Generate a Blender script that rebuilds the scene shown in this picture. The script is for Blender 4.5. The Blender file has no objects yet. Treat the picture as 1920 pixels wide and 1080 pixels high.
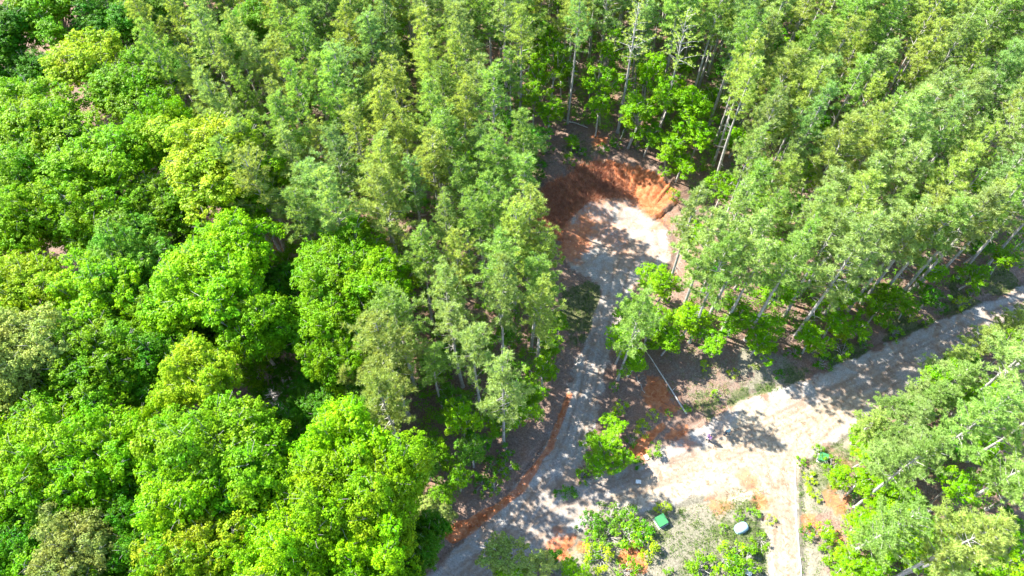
import bpy, math, random
import numpy as np
from mathutils import Vector, Matrix
R = math.radians
C = bpy.context.scene.collection
sc = bpy.context.scene
# ------------------------------------------------------------------ camera
CH = 75.0; TILT = 33.1; FPX = 1350.0
cam = bpy.data.cameras.new('camera'); co = bpy.data.objects.new('camera', cam); C.objects.link(co)
co.location = (0, 0, CH); co.rotation_euler = (R(TILT), 0, 0)
cam.sensor_width = 36; cam.lens = FPX / 1920 * 36; cam.clip_end = 5000; cam.clip_start = 1
sc.camera = co
# ------------------------------------------------------------------ world, sun, exposure
SUN_AZ = -65.0; SUN_EL = 44.5          # azimuth clockwise from +Y
w = bpy.data.worlds.new('World'); sc.world = w; w.use_nodes = True
wn = w.node_tree.nodes; wl = w.node_tree.links
sky = wn.new('ShaderNodeTexSky'); sky.sky_type = 'NISHITA'; sky.sun_disc = False
sky.sun_elevation = R(SUN_EL); sky.sun_rotation = R(SUN_AZ); sky.air_density = 1.0; sky.dust_density = 0.6; sky.ozone_density = 2.0
bg = wn['Background']; bg.inputs['Strength'].default_value = 0.125
wl.new(sky.outputs[0], bg.inputs[0])
sl = bpy.data.lights.new('sun', 'SUN'); sl.energy = 5.0; sl.angle = R(0.5); sl.color = (1.0, 0.95, 0.86)
so = bpy.data.objects.new('sun', sl); C.objects.link(so)
sd = Vector((math.sin(R(SUN_AZ)) * math.cos(R(SUN_EL)), math.cos(R(SUN_AZ)) * math.cos(R(SUN_EL)), math.sin(R(SUN_EL))))
so.rotation_euler = sd.to_track_quat('Z', 'Y').to_euler(); so.location = (0, 0, 120)
sc.view_settings.view_transform = 'Standard'; sc.view_settings.look = 'None'
sc.view_settings.exposure = 1.95; sc.view_settings.gamma = 1
sc.render.engine = 'CYCLES'; sc.cycles.max_bounces = 6; sc.cycles.transmission_bounces = 4; sc.cycles.diffuse_bounces = 4
# ------------------------------------------------------------------ helpers
ct, st = math.cos(R(TILT)), math.sin(R(TILT))
def at(u, v, z=0.0):
    "the world point that stands at height z under photograph pixel (u, v)"
    a = (u - 960) / FPX; b = -(v - 540) / FPX
    d = np.array([a, b * ct + st, b * st - ct])
    k = (z - CH) / d[2]
    return d[0] * k, d[1] * k
def proj(x, y, z):
    zz = z - CH
    yc = y * ct + zz * st; zc = -y * st + zz * ct
    return 960 + FPX * x / -zc, 540 - FPX * yc / -zc
def inpoly(x, y, P):
    x = np.asarray(x, float); y = np.asarray(y, float); c = np.zeros(x.shape, bool); n = len(P)
    for i in range(n):
        x0, y0 = P[i]; x1, y1 = P[(i + 1) % n]
        if y0 == y1: continue
        c ^= ((y0 > y) != (y1 > y)) & (x < (x1 - x0) * (y - y0) / (y1 - y0) + x0)
    return c
def segdist(x, y, P, closed=False):
    "distance to a polyline and interpolated third value (half width)"
    best = np.full(x.shape, 1e9); wv = np.zeros(x.shape)
    n = len(P)
    for i in range(n if closed else n - 1):
        p, q = P[i], P[(i + 1) % n]
        dx, dy = q[0] - p[0], q[1] - p[1]; L = dx * dx + dy * dy + 1e-9
        t = np.clip(((x - p[0]) * dx + (y - p[1]) * dy) / L, 0, 1)
        d = np.hypot(x - p[0] - t * dx, y - p[1] - t * dy)
        m = d < best; best = np.where(m, d, best)
        if len(p) > 2: wv = np.where(m, p[2] + t * (q[2] - p[2]), wv)
    return best, wv
def signed(x, y, P):
    d, _ = segdist(x, y, P, True)
    return np.where(inpoly(x, y, P), d, -d)
rsn = np.random.RandomState(5); _tab = rsn.rand(256, 256)
def vn(x, y):
    xi = np.floor(x).astype(int); yi = np.floor(y).astype(int); fx = x - xi; fy = y - yi
    fx = fx * fx * (3 - 2 * fx); fy = fy * fy * (3 - 2 * fy)
    a = _tab[xi & 255, yi & 255]; b = _tab[(xi + 1) & 255, yi & 255]; c = _tab[xi & 255, (yi + 1) & 255]; d = _tab[(xi + 1) & 255, (yi + 1) & 255]
    return (a + (b - a) * fx) * (1 - fy) + (c + (d - c) * fx) * fy
def fbm(x, y, s, o=4):
    x = np.asarray(x, float) / s + 40; y = np.asarray(y, float) / s + 70; r = 0; a = .5; t = 0
    for i in range(o):
        r = r + a * vn(x, y); t += a; a *= .55; x = x * 2.07 + 3; y = y * 2.07 + 7
    return r / t - .5                      # about -0.5..0.5
def sst(a, b, x):
    t = np.clip((x - a) / (b - a), 0, 1); return t * t * (3 - 2 * t)
def mesh(name, V, F, mats=None, mi=None, smooth=False):
    V = np.asarray(V, np.float32); me = bpy.data.meshes.new(name)
    if isinstance(F, np.ndarray):
        k = F.shape[1]; nf = len(F); loops = F.astype(np.int32).ravel(); starts = np.arange(nf, dtype=np.int32) * k; tot = np.full(nf, k, np.int32)
    else:
        nf = len(F); tot = np.array([len(f) for f in F], np.int32); starts = np.concatenate([[0], np.cumsum(tot)[:-1]]).astype(np.int32)
        loops = np.array([i for f in F for i in f], np.int32)
    me.vertices.add(len(V)); me.vertices.foreach_set('co', V.ravel())
    me.loops.add(len(loops)); me.loops.foreach_set('vertex_index', loops)
    me.polygons.add(nf); me.polygons.foreach_set('loop_start', starts); me.polygons.foreach_set('loop_total', tot)
    for m in (mats or []): me.materials.append(m)
    if mi is not None: me.polygons.foreach_set('material_index', np.asarray(mi, np.int32))
    me.polygons.foreach_set('use_smooth', np.full(nf, smooth, bool))
    me.update(calc_edges=True); me.validate(); return me
def link(name, me, parent=None, loc=(0, 0, 0), rz=0, s=1):
    o = bpy.data.objects.new(name, me); C.objects.link(o); o.location = loc; o.rotation_euler = (0, 0, rz)
    o.scale = s if isinstance(s, tuple) else (s, s, s)
    if parent: o.parent = parent
    return o
def tag(o, label, cat, group=None, kind=None):
    if label: o['label'] = label
    if cat: o['category'] = cat
    if group: o['group'] = group
    if kind: o['kind'] = kind
    return o
class MB:
    def __init__(s): s.V = []; s.F = []
    def add(s, V, F):
        b = len(s.V); s.V += [tuple(v) for v in V]; s.F += [tuple(i + b for i in f) for f in F]
    def tube(s, P, rad, n=6, cap=True):
        P = [Vector(p) for p in P]; rings = []; up = Vector((.13, .31, .94))
        for i, p in enumerate(P):
            t = (P[min(i + 1, len(P) - 1)] - P[max(i - 1, 0)]).normalized()
            a = t.cross(up if abs(t.dot(up)) < .95 else Vector((1, 0, 0))).normalized(); b = t.cross(a)
            rings.append([p + (a * math.cos(2 * math.pi * k / n) + b * math.sin(2 * math.pi * k / n)) * rad[i] for k in range(n)])
        V = [v for r in rings for v in r]; F = []
        for i in range(len(P) - 1):
            for k in range(n): F.append((i * n + k, i * n + (k + 1) % n, (i + 1) * n + (k + 1) % n, (i + 1) * n + k))
        if cap: F.append(tuple(range(n))[::-1]); F.append(tuple((len(P) - 1) * n + k for k in range(n)))
        s.add(V, F)
    def box(s, c, d, bev=0.0, M=None):
        x, y, z = [q / 2 for q in d]; b = bev
        if b <= 0:
            V = [(i * x, j * y, k * z) for k in (-1, 1) for i, j in ((-1, -1), (1, -1), (1, 1), (-1, 1))]
            F = [(3, 2, 1, 0), (4, 5, 6, 7), (0, 1, 5, 4), (1, 2, 6, 5), (2, 3, 7, 6), (3, 0, 4, 7)]
        else:                      # chamfered vertical edges and top
            def ring(ex, ey, c2, zz): return [(-ex + c2, -ey, zz), (ex - c2, -ey, zz), (ex, -ey + c2, zz), (ex, ey - c2, zz), (ex - c2, ey, zz), (-ex + c2, ey, zz), (-ex, ey - c2, zz), (-ex, -ey + c2, zz)]
            V = ring(x, y, b, -z) + ring(x, y, b, z - b) + ring(x - b, y - b, b * .6, z); F = [tuple(range(8))[::-1], tuple(range(16, 24))]
            for r in (0, 8):
                for k in range(8): F.append((r + k, r + (k + 1) % 8, r + 8 + (k + 1) % 8, r + 8 + k))
        V = [Vector(v) for v in V]
        if M is not None: V = [M @ v for v in V]
        s.add([v + Vector(c) for v in V], F)
    def build(s, name, mat, parent=None, smooth=False, **k):
        return link(name, mesh(name, s.V, s.F, [mat], smooth=smooth), parent, **k)
# ------------------------------------------------------------------ materials
def newmat(name):
    m = bpy.data.materials.new(name); m.use_nodes = True; nt = m.node_tree
    return m, nt, nt.nodes, nt.links, nt.nodes['Principled BSDF']
def plain(name, col, rough=.6, var=.15, scale=6, metal=0, bump=0.0):
    m, nt, n, l, p = newmat(name)
    tc = n.new('ShaderNodeTexCoord'); nz = n.new('ShaderNodeTexNoise'); nz.inputs['Scale'].default_value = scale; nz.inputs['Detail'].default_value = 5
    l.new(tc.outputs['Object'], nz.inputs['Vector'])
    cr = n.new('ShaderNodeValToRGB'); cr.color_ramp.elements[0].position = .3; cr.color_ramp.elements[1].position = .7
    cr.color_ramp.elements[0].color = tuple(c * (1 - var) for c in col) + (1,); cr.color_ramp.elements[1].color = tuple(min(1, c * (1 + var)) for c in col) + (1,)
    l.new(nz.outputs['Fac'], cr.inputs[0]); l.new(cr.outputs[0], p.inputs['Base Color'])
    p.inputs['Roughness'].default_value = rough; p.inputs['Metallic'].default_value = metal
    if bump:
        b = n.new('ShaderNodeBump'); b.inputs['Distance'].default_value = bump; l.new(nz.outputs['Fac'], b.inputs['Height']); l.new(b.outputs[0], p.inputs['Normal'])
    return m
def foliage(name, gloss, trans, huevar, valvar, clump):
    "leaf colour = the plant's own colour, varied leaf by leaf and clump by clump; light passes through"
    m, nt, n, l, p = newmat(name)
    oi = n.new('ShaderNodeObjectInfo'); ge = n.new('ShaderNodeNewGeometry'); tc = n.new('ShaderNodeTexCoord')
    nz = n.new('ShaderNodeTexNoise'); nz.inputs['Scale'].default_value = clump; nz.inputs['Detail'].default_value = 3
    l.new(tc.outputs['Object'], nz.inputs['Vector'])
    hs = n.new('ShaderNodeHueSaturation'); l.new(oi.outputs['Color'], hs.inputs['Color'])
    mr = n.new('ShaderNodeMapRange'); mr.inputs[3].default_value = .5 - huevar; mr.inputs[4].default_value = .5 + huevar
    mr.inputs[1].default_value = .3; mr.inputs[2].default_value = .7
    l.new(nz.outputs['Fac'], mr.inputs[0]); l.new(mr.outputs[0], hs.inputs['Hue'])
    mv = n.new('ShaderNodeMapRange'); mv.inputs[3].default_value = 1 - valvar; mv.inputs[4].default_value = 1 + valvar
    l.new(ge.outputs['Random Per Island'], mv.inputs[0]); l.new(mv.outputs[0], hs.inputs['Value'])
    l.new(hs.outputs[0], p.inputs['Base Color']); p.inputs['Roughness'].default_value = gloss; p.inputs['Specular IOR Level'].default_value = .2
    tr = n.new('ShaderNodeBsdfTranslucent'); tcx = n.new('ShaderNodeMix'); tcx.data_type = 'RGBA'; tcx.blend_type = 'MULTIPLY'; tcx.inputs[0].default_value = 1
    l.new(hs.outputs[0], tcx.inputs[6]); tcx.inputs[7].default_value = (1.5, 1.35, .5, 1); l.new(tcx.outputs[2], tr.inputs['Color'])
    mx = n.new('ShaderNodeMixShader'); mx.inputs[0].default_value = trans
    l.new(p.outputs[0], mx.inputs[1]); l.new(tr.outputs[0], mx.inputs[2]); l.new(mx.outputs[0], n['Material Output'].inputs[0])
    return m
M_leaf = foliage('broad_leaves', .5, .34, .022, .42, .45)
M_needle = foliage('pine_needles', .42, .4, .010, .35, .8)
M_grass = foliage('grass_blades', .6, .3, .02, .35, .4)
M_bark = plain('pine_bark', (.34, .325, .30), .9, .35, 3)
M_bark2 = plain('grey_bark', (.36, .34, .31), .9, .35, 3)
M_dead = plain('dead_wood', (.48, .44, .40), .85, .3, 4)
M_stalk = plain('dry_stalks', (.42, .21, .13), .9, .4, 1.5)
M_brush = plain('brush_twigs', (.22, .16, .135), .9, .4, 1.5)
# ------------------------------------------------------------------ terrain: roads and clearings, laid out in metres
def G(pts):
    out = []
    for p in pts:
        x, y = at(p[0], p[1])
        if len(p) > 2:
            x2, _ = at(p[0] + p[2] / 2, p[1]); out.append((x, y, abs(x2 - x)))
        else: out.append((x, y))
    return out
LANE = G([(1180, 470, 130), (1165, 510, 80), (1150, 560, 54), (1135, 610, 50), (1116, 670, 54), (1102, 730, 62), (1086, 790, 66), (1062, 850, 80), (1025, 915, 92), (975, 985, 110), (915, 1050, 120), (850, 1120, 130), (770, 1230, 150)])
MAIN = G([(2250, 420, 55), (2050, 505, 60), (1920, 572, 66), (1810, 622, 76), (1710, 672, 90), (1620, 722, 108), (1530, 770, 125), (1440, 815, 150), (1330, 862, 130), (1210, 905, 100), (1110, 945, 96), (1010, 985, 110)])
DRIVE = G([(1440, 830, 150), (1458, 880, 86), (1464, 940, 66), (1470, 1020, 60), (1474, 1100, 62), (1478, 1260, 64)])
BX, BY = at(1160, 455); BR = 7.2
OPEN = G([(1060, 440), (1110, 395), (1245, 385), (1275, 420), (1235, 500), (1175, 530), (1160, 620), (1150, 690), (1200, 655), (1300, 650), (1480, 640), (1600, 610), (1700, 585), (1800, 545), (1920, 500), (2100, 420), (2300, 400), (2300, 470), (1950, 570), (1850, 640), (1720, 710), (1640, 790), (1600, 860), (1580, 960), (1540, 1080), (1530, 1250), (760, 1250), (800, 1080), (850, 960), (900, 870), (960, 820), (1030, 760), (1060, 640), (1050, 560), (1070, 500)])
def bank(x, y):
    "distance outwards from the turning circle's toe line and how far this bearing is part of the cut bank"
    dx, dy = x - BX, (y - BY); d = np.hypot(dx, dy) - BR - fbm(x, y, 5) * 1.6
    ang = np.degrees(np.arctan2(dy, dx)); ang = np.where(ang < -90, ang + 360, ang)
    s = sst(25, 58, ang) * (1 - sst(150, 190, ang))
    return d, s, ang
def hz(x, y):
    x = np.asarray(x, float); y = np.asarray(y, float)
    h = fbm(x, y, 30, 2) * 1.2 + fbm(x, y, 4, 3) * .22
    d, s, ang = bank(x, y)
    rill = (vn(ang * .55 + 90, d * .12 + 30) - .5) * .55 + (vn(ang * 1.3 + 9, d * .3 + 30) - .5) * .25
    up = sst(0, 5.6, d) * s
    h = h + 1.6 * up * (1 - .6 * sst(14, 40, d)) + rill * sst(.2, 1.5, d) * (1 - sst(4.5, 6.5, d)) * s
    md = np.minimum(*[segdist(x, y, P)[0] - segdist(x, y, P)[1] for P in (LANE, MAIN)])
    md = np.minimum(md, segdist(x, y, DRIVE)[0] - segdist(x, y, DRIVE)[1]); md = np.minimum(md, np.where(s > .3, 99, d))
    flat = 1 - sst(0, 5, md)
    h = h * (1 - flat * .85) + (1 - flat) * .35
    h = h - .22 * np.exp(-((md - .5) / .35) ** 2)              # roadside ditch
    for P in (MAIN, LANE, DRIVE):                            # wheel ruts
        dd, ww = segdist(x, y, P); h = h - .035 * np.exp(-((dd - .8) / .28) ** 2) * (md < .3)
    return h
def h1(x, y): return float(hz(np.array([x]), np.array([y]))[0])
def grid_axis(lo, hi, f0, f1, fine, coarse):
    a = list(np.arange(f0, f1, fine)); x = f0; g = fine
    L = []
    while x > lo: g = min(g * 1.35, coarse if x > -130 else 90); x -= g; L.append(x)
    Rr = []; x = a[-1]; g = fine
    while x < hi: g = min(g * 1.35, coarse if x < 140 else 90); x += g; Rr.append(x)
    return np.array(L[::-1] + a + Rr)
xs = grid_axis(-900, 900, -10, 75, .22, 1.6); ys = grid_axis(-600, 1400, 10, 84, .22, 1.6)
X, Y = np.meshgrid(xs, ys); Z = hz(X, Y)
nx, ny = len(xs), len(ys)
def wob(x, y, a=1.0): return fbm(x, y, 1.6, 4) * 1.3 * a + fbm(x, y, 6, 2) * .8 * a
def cover(P):
    d, ww = segdist(X, Y, P); return ww - d
W = wob(X, Y) + fbm(X, Y, .7, 3) * 1.0 + fbm(X, Y, 2.8, 3) * 1.1
dB, sB, aB = bank(X, Y)
lane_s = np.maximum(cover(LANE), -dB - .2); main_s = cover(MAIN); drv_s = cover(DRIVE)
# extra sandy ground between the main road and the drive
APR = G([(1140, 930), (1270, 870), (1350, 820), (1480, 770), (1600, 735), (1660, 740), (1590, 800), (1510, 850), (1500, 900), (1440, 900), (1420, 950), (1300, 930), (1180, 955)])
apr_s = signed(X, Y, APR)
TRK = [LANE, DRIVE, G([(1474, 1080, 9), (1468, 960, 9), (1462, 900, 9), (1420, 862, 9), (1340, 868, 9), (1220, 900, 9), (1080, 955, 9), (960, 1010, 9), (840, 1100, 9)]), G([(1476, 1080, 9), (1470, 960, 9), (1476, 890, 9), (1510, 830, 9), (1570, 775, 9), (1660, 715, 9), (1800, 640, 9), (1930, 585, 9)]),
       G([(1940, 565, 9), (1810, 618, 9), (1700, 668, 9), (1600, 722, 9), (1500, 785, 9), (1400, 830, 9), (1300, 870, 9), (1180, 905, 9), (1060, 960, 9), (940, 1020, 9)]), G([(1330, 840, 9), (1440, 800, 9), (1540, 752, 9), (1640, 705, 9), (1760, 650, 9)]), G([(1120, 640, 9), (1100, 740, 9), (1075, 820, 9), (1050, 880, 9), (1080, 930, 9), (1200, 905, 9), (1300, 860, 9)])]
track = np.zeros_like(X); wl_ = fbm(X, Y, 3.5, 2) * .35; wk = np.clip(fbm(X, Y, 1.5, 3) * 2 + .75, 0, 1)
for P_ in TRK:
    dd, _ = segdist(X, Y, P_); track = np.maximum(track, (np.exp(-((dd + wl_ - .85) / .2) ** 2) + .7 * np.exp(-((dd + wl_ - .32) / .12) ** 2)) * wk)
grav = sst(-.9, 1.1, np.maximum(lane_s, main_s) + W * 1.0)
sand = sst(-.8, 1.0, np.maximum(apr_s, drv_s) + W * .8)
SP = G([(1400, 830, 150), (1290, 890, 170), (1150, 960, 150), (1050, 1010, 120)])
clayblob = 0
for (u, v, r, k) in [(1268, 815, 40, .7), (1060, 1015, 48, 1.1), (1190, 1045, 34, 1.1), (1345, 938, 50, .55), (1405, 905, 30, .75), (1430, 940, 26, .9), (1560, 940, 34, .6), (1570, 1010, 30, .5), (1575, 870, 24, .5), (1225, 735, 42, .8), (1240, 770, 42, .6), (1200, 850, 26, .8), (1100, 400, 90, .5), (1130, 430, 90, .62), (1080, 450, 60, .9), (1220, 400, 60, .8), (1200, 470, 50, .45), (1530, 985, 40, .6), (1120, 285, 40, .9),
                     (870, 985, 40, .6), (1085, 470, 30, .7), (1580, 640, 40, .3), (1180, 372, 70, .6), (800, 475, 30, .6), (530, 475, 50, .5), (620, 430, 40, .4), (1420, 420, 30, .8)]:
    gx, gy = at(u, v); rr = r / 15.5
    clayblob = np.maximum(clayblob, k * (1 - sst(.25, 1.1, np.hypot(X - gx, Y - gy) / rr - W * .7)))
DITCH = G([(1068, 740, 4), (1052, 785, 7), (1032, 838, 5), (1014, 861, 5), (992, 891, 8), (972, 922, 11), (933, 952, 13), (880, 985, 24), (850, 1000, 30)])
DIT2 = G([(1180, 850, 12), (1215, 822, 16), (1240, 800, 12)])
DIT3 = G([(1075, 430, 14), (1180, 458, 10), (1250, 470, 6)])
for P, k in ((DITCH, 1.3), (DIT2, 1.2)):
    d, ww = segdist(X, Y, P); clayblob = np.maximum(clayblob, k * sst(-.5, .25, ww - d + W * .35))
bankm = sB * sst(-.6, .8, dB + W * .4) * (1 - sst(3.9, 5.6, dB + W * 1.1))
clay = np.clip(np.maximum(clayblob, bankm * 1.3), 0, 1)
GR = [(1110, 560, 62, 1.1), (1085, 610, 50, 1), (1150, 520, 26, .7), (1060, 920, 34, .9), (1110, 910, 40, .5), (1500, 712, 34, .7), (1440, 738, 30, .7), (1390, 755, 34, .7), (1330, 768, 30, .6), (1600, 672, 60, .9), (1700, 620, 60, .9), (1800, 575, 60, .8), (1880, 540, 50, .8), (1400, 1000, 70, .7), (1440, 1040, 50, .6), (1545, 850, 60, .6), (1300, 1010, 90, .45), (1530, 780, 10, .2), (1240, 1000, 40, .5), (1100, 300, 60, .5), (1010, 330, 40, .7), (1560, 780, 50, .5), (1530, 900, 40, .6)]
grass = 0
for (u, v, r, k) in GR:
    gx, gy = at(u, v); grass = np.maximum(grass, k * (1 - sst(.3, 1.1, np.hypot(X - gx, Y - gy) / (r / 15.5) - W * .8)))
grass = grass * (1 - sst(-.3, .5, np.maximum(np.maximum(lane_s, main_s), drv_s) + W * .4))
openm = sst(-1, 2, signed(X, Y, OPEN))
soil = openm * (1 - sst(-1, 3, 99 - 0 * X)) + openm * .0
rusty = bankm * sst(58, 85, aB - dB * 5)                       # brown weeds over the left of the bank
dryg = np.clip(sum(k * (1 - sst(.4, 1.1, np.hypot(X - at(u, v)[0], Y - at(u, v)[1]) / (r / 15.5) - W * .5)) for u, v, r, k in [(1250, 1010, 150, 1), (1380, 1000, 130, 1), (1120, 1040, 110, .8), (1530, 920, 70, .9), (1520, 1040, 60, .7), (1110, 930, 50, .6), (1350, 700, 110, .45), (1560, 800, 60, .8), (1450, 700, 60, .5)]), 0, 1)
# cells belong to exactly one sheet
cx = (X[:-1, :-1] + X[1:, 1:]) / 2; cy = (Y[:-1, :-1] + Y[1:, 1:]) / 2
def cell(a): return (a[:-1, :-1] + a[1:, :-1] + a[:-1, 1:] + a[1:, 1:]) / 4
kind = np.zeros(cx.shape, int)
cW = cell(W)
kind[cell(bankm) > .5] = 4
kind[cell(np.maximum(main_s, apr_s)) + cW * .8 > 0] = 2
kind[(cell(lane_s) + cW * 1.0 > 0) & (kind != 2) & (kind != 4)] = 1
kind[(cell(drv_s) + cW * .4 > 0) & (kind == 0)] = 3
def ground_material():
    m, nt, n, l, p = newmat('earth_and_gravel')
    tc = n.new('ShaderNodeTexCoord')
    def noise(s, d=5, r=.55, vec=None, dist=0):
        z = n.new('ShaderNodeTexNoise'); z.inputs['Scale'].default_value = s; z.inputs['Detail'].default_value = d; z.inputs['Roughness'].default_value = r; z.inputs['Distortion'].default_value = dist
        l.new(vec or tc.outputs['Object'], z.inputs['Vector']); return z.outputs['Fac']
    def ramp(f, stops):
        r = n.new('ShaderNodeValToRGB'); e = r.color_ramp.elements
        for i, (q, c) in enumerate(stops):
            el = e[i] if i < 2 else e.new(q)
            el.position = q; el.color = tuple(c) + (1,)
        l.new(f, r.inputs[0]); return r.outputs[0]
    def math_(op, a, b, clamp=False):
        x = n.new('ShaderNodeMath'); x.operation = op; x.use_clamp = clamp
        for i, v in enumerate((a, b)):
            if isinstance(v, (int, float)): x.inputs[i].default_value = v
            else: l.new(v, x.inputs[i])
        return x.outputs[0]
    def mix(f, a, b):
        x = n.new('ShaderNodeMix'); x.data_type = 'RGBA'; l.new(f, x.inputs[0]); l.new(a, x.inputs[6]); l.new(b, x.inputs[7]); return x.outputs[2]
    def attr(nm):
        a = n.new('ShaderNodeAttribute'); a.attribute_name = nm; s = n.new('ShaderNodeSeparateColor'); l.new(a.outputs['Color'], s.inputs[0]); return s.outputs
    A = attr('cover_a'); B = attr('cover_b')
    nf = noise(2.0, 8, .72, dist=.6); nff = noise(5.5, 8, .78, dist=.4); nm = noise(.5, 8, .68, dist=.8); nl = noise(.12, 4)
    def edge(mask, k=.5, wdt=.16):
        v = math_('ADD', mask, math_('MULTIPLY', math_('SUBTRACT', nf, .5), k * 2))
        r = n.new('ShaderNodeMapRange'); r.interpolation_type = 'SMOOTHSTEP'; r.inputs[1].default_value = .5 - wdt; r.inputs[2].default_value = .5 + wdt; l.new(v, r.inputs[0]); return r.outputs[0]
    litter = ramp(nff, [(.27, (.05, .032, .026)), (.44, (.15, .105, .085)), (.58, (.25, .185, .145)), (.75, (.42, .34, .28))])
    litter2 = ramp(nff, [(.3, (.10, .055, .038)), (.55, (.24, .145, .10)), (.78, (.40, .28, .20))])
    base = mix(ramp(nm, [(.42, (0, 0, 0)), (.62, (1, 1, 1))]), litter, litter2)
    dry = ramp(nff, [(.25, (.06, .055, .04)), (.42, (.15, .14, .10)), (.6, (.26, .235, .18)), (.8, (.38, .33, .26))])
    base = mix(edge(B[1], .45), base, dry)
    clayc = ramp(nf, [(.28, (.17, .045, .018)), (.46, (.36, .115, .045)), (.6, (.44, .19, .09)), (.8, (.48, .29, .18))])
    base = mix(edge(A[2], .5), base, clayc)
    gravc = ramp(nff, [(.25, (.10, .097, .093)), (.42, (.24, .235, .225)), (.55, (.36, .345, .32)), (.78, (.50, .47, .43))])
    gravw = ramp(nf, [(.3, (.15, .10, .07)), (.5, (.29, .22, .165)), (.75, (.40, .335, .27))])
    gravc = mix(ramp(nm, [(.42, (0, 0, 0)), (.6, (1, 1, 1))]), gravc, gravw)
    base = mix(edge(A[0], .55, .22), base, gravc)
    sandc = ramp(nf, [(.25, (.11, .08, .05)), (.4, (.23, .175, .115)), (.5, (.34, .295, .225)), (.8, (.43, .39, .325))])
    sandc = mix(math_('MULTIPLY', ramp(nm, [(.55, (0, 0, 0)), (.72, (1, 1, 1))]), .5), sandc, ramp(nf, [(.3, (.25, .11, .045)), (.7, (.37, .22, .12))]))
    base = mix(edge(A[1], .6, .25), base, sandc)
    base = mix(math_('MULTIPLY', edge(B[2], .4), .85), base, ramp(nff, [(.3, (.14, .06, .04)), (.55, (.30, .14, .085)), (.8, (.42, .25, .16))]))
    # clay on top of sandy places too
    base = mix(math_('MULTIPLY', edge(math_('SUBTRACT', A[2], .12), .7, .3), .85), base, clayc)
    gr = ramp(nff, [(.3, (.035, .045, .018)), (.5, (.08, .11, .035)), (.62, (.17, .16, .08)), (.8, (.28, .24, .15))])
    base = mix(math_('MULTIPLY', edge(B[0], .6), .8), base, gr)
    Cc = attr('cover_c'); onroad = math_('MAXIMUM', A[0], A[1])
    base = mix(math_('MULTIPLY', math_('MULTIPLY', Cc[0], onroad), .75), base, ramp(nff, [(.3, (.10, .065, .045)), (.55, (.21, .145, .10)), (.8, (.32, .24, .17))]))
    l.new(base, p.inputs['Base Color']); p.inputs['Roughness'].default_value = .95; p.inputs['Specular IOR Level'].default_value = .15
    b = n.new('ShaderNodeBump'); b.inputs['Distance'].default_value = .12; b.inputs['Strength'].default_value = .6
    l.new(math_('ADD', math_('ADD', nf, math_('MULTIPLY', nff, .5)), math_('MULTIPLY', nm, .5)), b.inputs['Height']); l.new(b.outputs[0], p.inputs['Normal'])
    return m
M_ground = ground_material()
def attrs(me, idx):
    for nm, a in (('cover_a', (grav, sand, clay)), ('cover_b', (grass, dryg, rusty)), ('cover_c', (track, 0, 0))):
        at_ = me.color_attributes.new(nm, 'FLOAT_COLOR', 'POINT')
        arr = np.ones((len(idx), 4), np.float32)
        for i in range(3): arr[:, i] = np.broadcast_to(a[i], X.shape).ravel()[idx]
        at_.data.foreach_set('color', arr.ravel())
VI = np.arange(nx * ny).reshape(ny, nx)
quads = np.stack([VI[:-1, :-1], VI[:-1, 1:], VI[1:, 1:], VI[1:, :-1]], -1)
allV = np.stack([X.ravel(), Y.ravel(), Z.ravel()], -1)
for k, nm in enumerate(['ground', 'gravel_lane', 'gravel_road', 'dirt_driveway', 'clay_bank']):
    q = quads[kind == k]
    idx, inv = np.unique(q.ravel(), return_inverse=True)
    me = mesh(nm, allV[idx], inv.reshape(-1, 4), [M_ground], smooth=True); attrs(me, idx)
    o = link(nm, me); o['kind'] = 'structure'
# ------------------------------------------------------------------ plants: leaf-sized faces
def rnd_dirs(rs, n):
    v = rs.normal(size=(n, 3)); return v / np.linalg.norm(v, axis=1)[:, None]
def perp(rs, N):
    t = np.cross(N, rnd_dirs(rs, len(N))); t /= np.linalg.norm(t, axis=1)[:, None] + 1e-9; return t, np.cross(N, t)
def leaf_quads(rs, P, N, size):
    n = len(P); a, b = perp(rs, N); s = (size * rs.uniform(.6, 1.25, n))[:, None]
    bend = N * s * .25
    V = np.stack([P - a * s, P + b * s * .6 - bend * .3, P + a * s - bend, P - b * s * .6 - bend * .3], 1).reshape(-1, 3)
    return V, np.arange(4 * n).reshape(-1, 4)
def blades(rs, P, D, ln, wd):
    n = len(P); a, _ = perp(rs, D); L = (ln * rs.uniform(.6, 1.2, n))[:, None]
    V = np.stack([P - a * wd, P + a * wd, P + D * L + a * wd * .4 * 0], 1).reshape(-1, 3)
    return V, np.arange(3 * n).reshape(-1, 3)
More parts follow.
